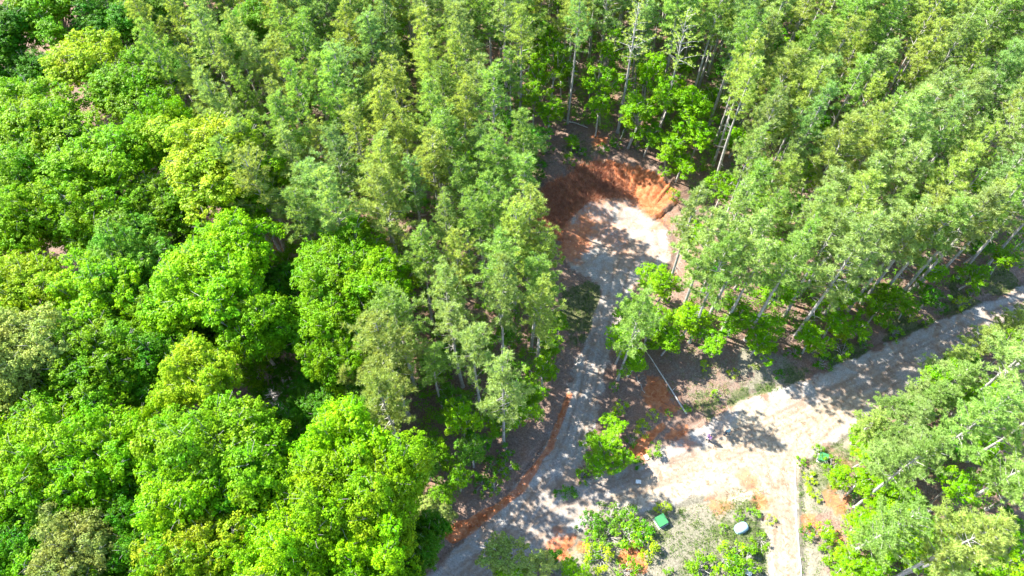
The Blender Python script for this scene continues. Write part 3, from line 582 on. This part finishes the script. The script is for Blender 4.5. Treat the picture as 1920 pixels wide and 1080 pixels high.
for key, L in Z.items():
    noun, rowname, grp = PLACE[key]; L.sort(key=lambda p: -p['py'])
    nrow = max(1, round(math.sqrt(len(L) * .55))); per = math.ceil(len(L) / nrow)
    for r_ in range(0, len(L), per):
        row = sorted(L[r_:r_ + per], key=lambda p: p['px'])
        for i, p in enumerate(row):
            a = 'leftmost' if i == 0 else ('rightmost' if i == len(row) - 1 else ORD[i] + ' from left')
            k = r_ // per
            b = 'bottom row' if k == 0 else ORD[k] + ' row up'
            tag(p['o'], f"{p['look']} {noun}, {a}, {b} of {rowname}", {'pine_tree': 'pine tree', 'broadleaf_tree': 'tree', 'young_broadleaf_tree': 'small tree', 'shrub': 'shrub'}[key[0]], grp)
# ------------------------------------------------------------------ grass, brush and stalks that nobody could count
def field(a, x, y):
    i = np.clip(np.searchsorted(xs, x), 0, nx - 1); j = np.clip(np.searchsorted(ys, y), 0, ny - 1); return np.broadcast_to(a, X.shape)[j, i]
def scatter(n, f, seed, box=(-5, 70, 12, 82)):
    r_ = np.random.RandomState(seed); x = r_.uniform(box[0], box[1], n); y = r_.uniform(box[2], box[3], n)
    k = r_.uniform(0, 1, n) < f(x, y); return x[k], y[k], r_
roads = np.maximum(np.maximum(lane_s, main_s), drv_s)
def gf(x, y): return field(grass, x, y) * (field(roads, x, y) < .1) * .8
x, y, r_ = scatter(90000, gf, 3)
per = 7; P = np.repeat(np.stack([x, y, hz(x, y)], 1), per, 0); P[:, :2] += r_.normal(size=(len(P), 2)) * .07
D = rnd_dirs(r_, len(P)); D[:, 2] = np.abs(D[:, 2]) + .5; D /= np.linalg.norm(D, axis=1)[:, None]
V, F = blades(r_, P, D, np.full(len(P), .2), .022)
o = link('grass', mesh('grass', V, F, [M_grass])); o.color = (.08, .16, .025, 1); tag(o, 'short weedy grass along the lane and road verges', 'grass', kind='stuff')
def wf(x, y): return np.clip(field(dryg, x, y) * .75 + field(grass, x, y) * .3, 0, 1) * (field(roads, x, y) < .0) * (vn(x * .8, y * .8) > .4)
x, y, r_ = scatter(30000, wf, 4)
per = 16; c0 = np.stack([x, y, hz(x, y) + .1], 1); P = np.repeat(c0, per, 0); P += r_.normal(size=P.shape) * np.array([.16, .16, .05]); N = rnd_dirs(r_, len(P)); N[:, 2] = np.abs(N[:, 2]) + .6; N /= np.linalg.norm(N, axis=1)[:, None]
V, F = leaf_quads(r_, P, N, np.full(len(P), .055))
o = link('ground_weeds', mesh('ground_weeds', V, F, [M_leaf])); o.color = (.12, .20, .03, 1); tag(o, 'low leafy weeds scattered over the open dry ground', 'weeds', kind='stuff')
def bf(x, y): return field(rusty, x, y)
x, y, r_ = scatter(60000, bf, 5, (-2, 30, 52, 78))
P = np.repeat(np.stack([x, y, hz(x, y)], 1), 3, 0); D = rnd_dirs(r_, len(P)); D[:, 2] = np.abs(D[:, 2]) + 1.3; D /= np.linalg.norm(D, axis=1)[:, None]
V, F = blades(r_, P, D, np.full(len(P), .75), .02)
o = link('dry_weed_stalks', mesh('dry_weed_stalks', V, F, [M_stalk])); tag(o, 'dead rust-brown weed stalks standing on the left of the clay bank', 'dry weeds', kind='stuff')
r_ = np.random.RandomState(12); x = r_.uniform(-90, 115, 52000); y = r_.uniform(14, 125, 52000)
a_, b_ = proj(x, y, 17 + 0 * x); c_, d_ = proj(x, y, 1 + 0 * x)
FLOOR = [(560, 700), (1040, 600), (1020, 740), (975, 790), (900, 850), (850, 960), (800, 1040), (760, 960), (600, 960), (540, 800)]
ok = (inpoly(a_, b_, WEST) | inpoly(a_, b_, EAST) | inpoly(a_, b_, SOUTH) | inpoly(c_, d_, FLOOR)) & (signed(x, y, OPEN) < -.4) & (np.hypot(x - BX, y - BY) > BR + 5) & (c_ > -20) & (c_ < 1940) & (d_ > -10) & (vn(x * .35 + 9, y * .35) > .26) & (r_.rand(len(x)) < .8)
x, y = x[ok], y[ok]; nC = len(x); per = 46; zc_ = hz(x, y) + r_.uniform(.2, 2.6, nC) ** 1.0; rC = r_.uniform(.25, .75, nC)
dd = rnd_dirs(r_, nC * per); P = np.repeat(np.stack([x, y, zc_], 1), per, 0) + dd * np.repeat(rC, per)[:, None] * r_.uniform(.4, 1.2, (nC * per, 1)); N = dd * .6 + np.array([0, 0, .8]); N /= np.linalg.norm(N, axis=1)[:, None]
V, F = leaf_quads(r_, P, N, np.full(len(P), .085))
o = link('undergrowth', mesh('undergrowth', V, F, [M_leaf])); o.color = (.125, .32, .006, 1); tag(o, 'tangled bright green undergrowth on the forest floor between the pine trunks', 'undergrowth', kind='stuff')
print('undergrowth', nC)
# twigs and slash on the forest floor next to the clearing
def tf(x, y):
    d, s, a = bank(x, y); return np.clip(sst(4.5, 6, d) * (1 - sst(12, 17, d)) * s * .8 + openfield(x, y), 0, 1)
litm = openm * (1 - grav) * (1 - sand) * (1 - clay) * .16 + (1 - openm) * .02
def openfield(x, y): return field(litm, x, y)
x, y, r_ = scatter(52000, tf, 6)
zz = hz(x, y) + .04; a = r_.uniform(0, 6.28, len(x)); L = r_.uniform(.15, .8, len(x)); D = np.stack([np.cos(a), np.sin(a), r_.uniform(-.05, .25, len(x))], 1)
S = np.stack([-np.sin(a), np.cos(a), 0 * a], 1) * r_.uniform(.01, .022, len(x))[:, None]; P = np.stack([x, y, zz], 1); E = P + D * L[:, None]; U = np.array([0, 0, .03])
V = np.stack([P - S, P + S, P + U, E], 1).reshape(-1, 3); b = np.arange(len(x)) * 4
F = np.concatenate([np.stack([b, b + 1, b + 3], 1), np.stack([b + 1, b + 2, b + 3], 1), np.stack([b + 2, b, b + 3], 1)])
o = link('fallen_twigs', mesh('fallen_twigs', V, F, [M_brush])); tag(o, 'brown brush and fallen twigs strewn over the ground behind the bank and under the pines', 'twigs', kind='stuff')
# loose stones on the roads
x, y, r_ = scatter(26000, lambda x, y: (field(roads, x, y) > -.3) * .5, 8)
s = r_.uniform(.018, .055, len(x)); P = np.stack([x, y, hz(x, y) + s * .3], 1)
octv = np.array([(1, 0, 0), (0, 1, 0), (-1, 0, 0), (0, -1, 0), (0, 0, .8), (0, 0, -.8)]); octf = np.array([(0, 1, 4), (1, 2, 4), (2, 3, 4), (3, 0, 4), (1, 0, 5), (2, 1, 5), (3, 2, 5), (0, 3, 5)])
V = (P[:, None, :] + octv[None] * s[:, None, None] * r_.uniform(.6, 1.3, (len(x), 6, 1))).reshape(-1, 3); F = (octf[None] + (np.arange(len(x)) * 6)[:, None, None]).reshape(-1, 3)
M_stone = plain('road_stone', (.42, .39, .36), .9, .4, .7)
o = link('loose_gravel', mesh('loose_gravel', V, F, [M_stone])); tag(o, 'loose grey stones lying on the lane and road', 'gravel', kind='stuff')
# ------------------------------------------------------------------ logs and snags
def log(name, pts, r0, r1, label, cat='log', mat=None, stubs=5, seed=1, group=None):
    rr_ = random.Random(seed); mb = MB(); n = len(pts)
    mb.tube(pts, [r0 + (r1 - r0) * i / (n - 1) for i in range(n)], 8)
    for j in range(stubs):
        t = rr_.uniform(.25, .97); q = t * (n - 1); i = int(q); p = Vector(pts[i]).lerp(Vector(pts[min(i + 1, n - 1)]), q - i)
        d = Vector((rr_.uniform(-1, 1), rr_.uniform(-1, 1), rr_.uniform(0, .8))).normalized() * rr_.uniform(.3, 1.2)
        mb.tube([p, p + d], [r1 * .6 + .01, .008], 4, False)
    o = mb.build(name, mat or M_dead, smooth=True); tag(o, label, cat, group); return o
def line(u0, v0, u1, v1, z=.15, n=7, sag=0, wob_=0.1, seed=0, lift=(0, 0)):
    a, b = at(u0, v0), at(u1, v1); r_ = random.Random(seed); P = []
    for i in range(n):
        t = i / (n - 1); x = a[0] + (b[0] - a[0]) * t + r_.uniform(-1, 1) * wob_; y = a[1] + (b[1] - a[1]) * t + r_.uniform(-1, 1) * wob_
        P.append((x, y, h1(x, y) + z + lift[0] * (1 - t) + lift[1] * t))
    return P
log('log', line(1286, 778, 1208, 662, .12, lift=(0, .5), wob_=.06), .10, .05, 'long thin pale fallen trunk lying across brown litter above the road fork', stubs=3)
log('fallen_branch', line(1222, 940, 1262, 950, .05, seed=3), .06, .03, 'short dark branch on the sandy verge above the green cabinet', cat='branch', mat=M_brush)
log('log', line(1055, 247, 1100, 262, .15, seed=4), .09, .04, 'pale fallen trunk in the brush behind the clay bank', stubs=6)
log('fallen_branch', line(1158, 285, 1172, 262, .3, seed=5, lift=(0, 1.2)), .07, .03, 'pale bent dead branch propped up behind the clay bank', cat='branch')
log('log', line(1708, 980, 1738, 962, .3, seed=6, lift=(0, .5)), .16, .10, 'thick pale broken log under the lower right pines', stubs=6)
log('log', line(500, 760, 545, 790, .3, seed=7), .12, .06, 'pale fallen log in the dark gap between the big broadleaf trees')
log('fallen_branch', line(1192, 706, 1208, 738, .05, seed=9), .04, .02, 'thin grey branch on red soil left of the long fallen trunk', cat='branch')
for k, (u, v, h, lab) in enumerate([(492, 200, 15, 'dead pinkish-brown pine snag with bare twigs left of the pine stand'), (555, 800, 9, 'pale leafless dead tree in the dark gap between broadleaf crowns'), (598, 800, 8, 'thin leaning dead tree in the dark gap, right of the pale one'), (100, 240, 15, 'leafless tree with twisting pale branches among the left broadleaf crowns'), (565, 960, 7, 'short dead tree beside the lime crown at the bottom'), (272, 330, 14, 'small grey dead treetop in a dark hole between bright crowns')]):
    rr_ = random.Random(50 + k); x, y = at(u, v, 0 if h < 10 else h * .5); z0 = h1(x, y); mb = MB()
    root = bpy.data.objects.new('dead_tree', None); C.objects.link(root); root.location = (x, y, z0); tag(root, lab, 'dead tree')
    top = Vector((rr_.uniform(-.8, .8), rr_.uniform(-.8, .8), h)); mb.tube([(0, 0, -.3), top * .5, top], [.2, .13, .03], 7)
    mb.build('trunk', M_dead, root, smooth=True); bb = MB()
    for j in range(26):
        t = rr_.uniform(.35, .98); p = top * t; a = rr_.uniform(0, 6.28); L = rr_.uniform(.6, 2.6) * (1.15 - t); e = p + Vector((math.cos(a) * L, math.sin(a) * L, L * rr_.uniform(-.1, .7)))
        m_ = p.lerp(e, .5) + Vector((rr_.uniform(-.2, .2), rr_.uniform(-.2, .2), .15)); bb.tube([p, m_, e], [.05, .03, .01], 4, False)
        for q in range(3):
            f = m_.lerp(e, rr_.random()); bb.tube([f, f + Vector((rr_.uniform(-.5, .5), rr_.uniform(-.5, .5), rr_.uniform(0, .5)))], [.02, .006], 3, False)
    bb.build('branches', plain('dead_twigs', (.42, .30, .26) if k == 0 else (.5, .46, .43), .9), root)
# ------------------------------------------------------------------ utility cabinets, domed cover, white pipe
M_green = plain('green_paint', (.05, .22, .08), .4, .08, 3); M_conc = plain('pad_concrete', (.45, .43, .40), .9, .15, 8); M_dark = plain('dark_metal', (.05, .055, .05), .5)
def cabinet(u, v, rz, label, w_=.95, d_=.95, h_=.8):
    x, y = at(u, v, .6); root = bpy.data.objects.new('utility_cabinet', None); C.objects.link(root); root.location = (x, y, h1(x, y)); root.rotation_euler = (0, 0, rz)
    tag(root, label, 'utility box', 'green utility cabinets')
    b = MB(); b.box((0, 0, .03), (w_ + .22, d_ + .22, .16)); b.build('concrete_pad', M_conc, root)
    b = MB(); b.box((0, 0, .11 + h_ * .35), (w_, d_, h_ * .7), .03); b.build('cabinet', M_green, root)
    b = MB(); z = .11 + h_ * .7     # lid that slopes to the door side
    e = .04; V = [(-w_ / 2 - e, -d_ / 2 - e, z - .02), (w_ / 2 + e, -d_ / 2 - e, z - .02), (w_ / 2 + e, d_ / 2 + e, z - .02), (-w_ / 2 - e, d_ / 2 + e, z - .02), (-w_ / 2 - e, -d_ / 2 - e, z + .06), (w_ / 2 + e, -d_ / 2 - e, z + .06), (w_ / 2 + e, d_ / 2 + e, z + .18), (-w_ / 2 - e, d_ / 2 + e, z + .18)]
    b.add(V, [(3, 2, 1, 0), (4, 5, 6, 7), (0, 1, 5, 4), (1, 2, 6, 5), (2, 3, 7, 6), (3, 0, 4, 7)]); b.build('lid', M_green, root)
    dr = MB(); dr.box((0, -d_ / 2 - .012, .11 + h_ * .34), (w_ * .86, .022, h_ * .58)); dd = dr.build('door', M_green, root)
    hb = MB(); hb.tube([(.2, -d_ / 2 - .05, .35), (.2, -d_ / 2 - .05, .5)], [.015, .015], 6); hb.build('handle', M_dark, dd)
cabinet(1240, 976, R(28), 'green utility cabinet on the dry ground beside the olive shrubs')
cabinet(1545, 857, R(-22), 'green utility cabinet touching the round bright shrub right of the driveway', .8, .8)
M_dome = plain('pale_blue_plastic', (.30, .44, .52), .45, .05, 2)
def dome(u, v, a, b_, h_, rz, label, name, mat):
    x, y = at(u, v, .4); mb = MB(); nr, ns = 10, 28; V = []; F = []
    for i in range(nr + 1):
        t = i / nr * math.pi / 2; rr2 = math.cos(t) ** .55; zz = math.sin(t) ** .8
        for j in range(ns):
            p = 2 * math.pi * j / ns; cxx = math.copysign(abs(math.cos(p)) ** .75, math.cos(p)); sxx = math.copysign(abs(math.sin(p)) ** .75, math.sin(p))
            V.append((a * rr2 * cxx * (1 + .015 * (j % 4 == 0)), b_ * rr2 * sxx * (1 + .015 * (j % 4 == 0)), h_ * zz + .06))
    for i in range(nr):
        for j in range(ns): F.append((i * ns + j, i * ns + (j + 1) % ns, (i + 1) * ns + (j + 1) % ns, (i + 1) * ns + j))
    root = bpy.data.objects.new(name, None); C.objects.link(root); root.location = (x, y, h1(x, y)); root.rotation_euler = (0, 0, rz); tag(root, label, 'cover')
    mb.add(V, F); mb.build('dome', mat, root, smooth=True)
    fl = MB(); V = []; 
    for zz, k in ((-.05, 1.07), (.07, 1.07), (.07, .9)):
        for j in range(ns): p = 2 * math.pi * j / ns; V.append((a * k * math.copysign(abs(math.cos(p)) ** .75, math.cos(p)), b_ * k * math.copysign(abs(math.sin(p)) ** .75, math.sin(p)), zz))
    fl.add(V, [(i * ns + j, i * ns + (j + 1) % ns, (i + 1) * ns + (j + 1) % ns, (i + 1) * ns + j) for i in (0, 1) for j in range(ns)]); fl.build('flange', mat, root)
dome(1391, 989, .74, .5, .5, R(28), 'pale blue domed cover lying in weeds left of the dirt driveway', 'domed_cover', M_dome)
M_white = plain('white_plastic', (.78, .78, .75), .5, .05, 3)
def small_debris(u, v, label, mat, seed, s=.45):
    x, y = at(u, v, .1); r_ = random.Random(seed); mb = MB(); n = 9   # a crumpled sheet of plastic
    V = []; F = []
    for i in range(n):
        for j in range(n): V.append(((i / 8 - .5) * s * 1.4 + r_.uniform(-.02, .02), (j / 8 - .5) * s + r_.uniform(-.02, .02), .05 + .16 * abs(math.sin(i * 1.3 + j * .7 + seed)) * r_.uniform(.5, 1)))
    for i in range(n - 1):
        for j in range(n - 1): F.append((i * n + j, (i + 1) * n + j, (i + 1) * n + j + 1, i * n + j + 1))
    mb.add(V, F); o = mb.build('plastic_sheet', mat); o.location = (x, y, h1(x, y)); o.rotation_euler = (0, 0, seed); 
    md = o.modifiers.new('thick', 'SOLIDIFY'); md.thickness = .01; tag(o, label, 'litter')
small_debris(1405, 1072, 'crumpled pale plastic scrap among the shrubs beside the driveway', M_white, 1, .6)
small_debris(1212, 857, 'small white scrap on the orange soil beside the dense bushes', M_white, 2, .4)
small_debris(1197, 903, 'white scrap lying in the shaded gravel below the dense bushes', M_white, 3, .4)
pts = [(1491, 872), (1491, 900), (1492, 940), (1494, 985), (1498, 1030), (1502, 1075), (1506, 1120), (1512, 1180)]
mb = MB(); Pp = []
for (u, v) in pts: x, y = at(u, v); Pp.append(Vector((x, y, h1(x, y) + .06)))
Q = []
for i in range(len(Pp) - 1):
    for t in (0, .33, .66): q = Pp[i].lerp(Pp[i + 1], t); q.z = h1(q.x, q.y) + .05; q.x += math.sin(len(Q) * 1.9) * .03; Q.append(q)
mb.tube(Q, [.05] * len(Q), 7); o = mb.build('white_pipe', M_white, smooth=True); tag(o, 'long thin white pipe laid along the right edge of the dirt driveway', 'pipe')
# ------------------------------------------------------------------ two people
M_skin = plain('skin', (.50, .30, .22), .6, .04); M_hair = plain('dark_hair', (.035, .025, .02), .6)
def person(x, y, rz, J, colt, colp, label, held=None):
    "J: joint name -> (x, y, z); one skinned surface, clothes follow it"
    names = list(J); bones = [('pelvis', 'waist'), ('waist', 'chest'), ('chest', 'neck'), ('neck', 'jaw'), ('jaw', 'head'), ('head', 'crown')]
    rad = dict(pelvis=(.15, .12), waist=(.135, .105), chest=(.17, .12), neck=(.058, .058), jaw=(.072, .078), head=(.088, .098), crown=(.06, .065))
    for s in 'lr':
        bones += [('chest', 'sh' + s), ('sh' + s, 'el' + s), ('el' + s, 'wr' + s), ('wr' + s, 'pa' + s), ('pelvis', 'hi' + s), ('hi' + s, 'kn' + s), ('kn' + s, 'an' + s), ('an' + s, 'to' + s)]
        for k, v in dict(sh=.062, el=.045, wr=.028, pa=.03, hi=.1, kn=.06, an=.042, to=.036).items(): rad[k + s] = (v, v)
    V = [Vector(J[n]) for n in names]; E = [(names.index(a), names.index(b)) for a, b in bones]; Rd = [rad[n] for n in names]
    for s in 'lr':                        # five fingers rooted in the palm
        pa = Vector(J['pa' + s]); wr = Vector(J['wr' + s]); d = (pa - wr).normalized(); side = d.cross(Vector((0, 1, 0.2))).normalized(); cu_ = side.cross(d).normalized()
        for k in range(5):
            if k == 4: r0 = wr.lerp(pa, .35) + side * .03; dd = (d * .5 + side * .9).normalized(); L = .055
            else: r0 = pa + side * (.027 - .018 * k); dd = d; L = (.07, .08, .075, .058)[k]
            b = len(V); V += [r0, r0 + dd * L * .55, r0 + dd * L * .8 + cu_ * L * .4]; Rd += [(.010, .010), (.009, .009), (.007, .007)]
            E += [(names.index('pa' + s if k < 4 else 'wr' + s), b), (b, b + 1), (b + 1, b + 2)]
    nb = len(V); hd = Vector(J['head']); fw = (Vector(J['toel' if 'toel' in J else 'tol']) - Vector(J['anl'])); fw.z = 0; fw.normalize()
    V += [hd + fw * .105 + Vector((0, 0, -.02))]; Rd += [(.014, .014)]; E += [(names.index('head'), nb)]   # nose
    me = bpy.data.meshes.new('b'); me.from_pydata(V, E, []); tmp = bpy.data.objects.new('b', me); C.objects.link(tmp)
    md = tmp.modifiers.new('s', 'SKIN'); md.use_smooth_shade = True; tmp.modifiers.new('u', 'SUBSURF').levels = 2
    for i, r_ in enumerate(Rd): me.skin_vertices[0].data[i].radius = r_
    me.skin_vertices[0].data[0].use_root = True
    dg = bpy.context.evaluated_depsgraph_get(); ev = bpy.data.meshes.new_from_object(tmp.evaluated_get(dg)); bpy.data.objects.remove(tmp)
    ev.materials.clear(); ev.materials.append(M_skin); ev.name = 'person_body'
    z0 = min(v.co.z for v in ev.vertices)
    o = link('person', ev, None, (x, y, h1(x, y) - z0), rz); tag(o, label, 'person')
    co_ = np.array([v.co[:] for v in ev.vertices]); no_ = np.array([v.normal[:] for v in ev.vertices]); polys = [tuple(p.vertices) for p in ev.polygons]
    A = np.array([J[n] for n in names])
    def nearest(p):   # which bone is a vertex on
        best = None
        for a, b in bones:
            pa_, pb = np.array(J[a]), np.array(J[b]); t = np.clip(np.dot(p - pa_, pb - pa_) / (np.dot(pb - pa_, pb - pa_) + 1e-9), 0, 1); d = np.linalg.norm(p - pa_ - t * (pb - pa_))
            if best is None or d < best[0]: best = (d, a, b, t)
        return best
    reg = []
    for p in co_:
        d, a, b, t = nearest(p)
        if a in ('head', 'jaw') or (a == 'neck'): reg.append('head' if not (a == 'neck' and t < .3) else 'top')
        elif a in ('wrl', 'wrr'): reg.append('hand')
        elif a in ('ell', 'elr'): reg.append('top' if t < .85 else 'hand')
        elif a.startswith('hi') or (a == 'pelvis'): reg.append('leg')
        elif a.startswith('kn'): reg.append('leg' if t < .95 else 'foot')
        elif a.startswith('an'): reg.append('foot')
        else: reg.append('top')
    reg = np.array(reg)
    def garment(nm, key, off, mat, extra=None):
        keep = [f for f in polys if sum((reg[i] in key) and (extra is None or extra(co_[i])) for i in f) >= 2]
        idx = sorted({i for f in keep for i in f}); mp = {j: i for i, j in enumerate(idx)}
        link(nm, mesh(nm, co_[idx] + no_[idx] * off, [tuple(mp[i] for i in f) for f in keep], [mat], smooth=True), o)
    garment('top', ('top',), .018, plain(nm_(label) + '_top', colt, .8, .08)); garment('trousers', ('leg',), .014, plain(nm_(label) + '_trousers', colp, .8, .08)); garment('shoe', ('foot',), .012, M_dark)
    hc = np.array(J['head']); f_ = np.array(fw)
    garment('hair', ('head',), .014, M_hair, lambda p: p[2] > hc[2] - .03 and (np.dot(p - hc, f_) < .035 or p[2] > hc[2] + .07))
    side = Vector((-fw.y, fw.x, 0))
    for s in (-1, 1):
        eb = MB(); c = hd + fw * .088 + side * s * .033 + Vector((0, 0, .012)); eb.tube([c - fw * .012, c, c + fw * .006], [.012, .011, .004], 8); eb.build('eye', M_dark, o, smooth=True)
        eb = MB(); c = hd + side * s * .095; eb.tube([c + Vector((0, 0, -.03)), c + side * s * .012, c + Vector((0, 0, .03))], [.01, .016, .012], 8); eb.build('ear', M_skin, o, smooth=True)
    if held: held(o, J)
    return o
def nm_(l): return 'violet' if 'violet' in l else 'teal'
J1 = dict(pelvis=(0, 0, .95), waist=(0, .01, 1.1), chest=(0, .0, 1.34), neck=(0, .02, 1.5), jaw=(0, .05, 1.58), head=(0, .055, 1.66), crown=(0, .04, 1.74),
          shl=(-.19, 0, 1.42), ell=(-.26, .05, 1.16), wrl=(-.14, .28, 1.12), pal=(-.09, .34, 1.13), shr=(.19, 0, 1.42), elr=(.26, .05, 1.16), wrr=(.14, .28, 1.12), par=(.09, .34, 1.13),
          hil=(-.1, 0, .88), knl=(-.13, .02, .5), anl=(-.15, -.02, .09), tol=(-.17, .15, .05), hir=(.1, 0, .88), knr=(.13, .04, .5), anr=(.15, .0, .09), tor=(.17, .17, .05))
J2 = dict(pelvis=(0, -.12, .90), waist=(0, -.02, 1.03), chest=(0, .14, 1.21), neck=(0, .25, 1.33), jaw=(0, .33, 1.37), head=(0, .37, 1.43), crown=(0, .38, 1.52),
          shl=(-.19, .15, 1.28), ell=(-.24, .22, 1.0), wrl=(-.16, .40, .84), pal=(-.14, .45, .79), shr=(.19, .15, 1.28), elr=(.24, .22, 1.0), wrr=(.16, .40, .84), par=(.14, .45, .79),
          hil=(-.1, -.11, .84), knl=(-.14, .06, .47), anl=(-.14, -.05, .09), tol=(-.16, .12, .05), hir=(.1, -.11, .84), knr=(.14, .0, .47), anr=(.14, -.22, .09), tor=(.16, -.05, .05))
def remote(o, J):
    b = MB(); b.box((0, .37, 1.15), (.17, .11, .04), .01); q = b.build('remote_control', M_white); q.location = o.location; q.rotation_euler = o.rotation_euler; tag(q, 'small pale hand controller held by the person in violet', 'controller')
x, y = at(1327, 826); person(x, y, R(120), J1, (.24, .13, .30), (.015, .02, .05), 'person in a violet top standing on the gravel road, holding a pale controller', remote)
x, y = at(1360, 815); person(x, y, R(-120), J2, (.008, .04, .07), (.006, .03, .06), 'person in dark teal clothes bending forward on the shaded gravel road')
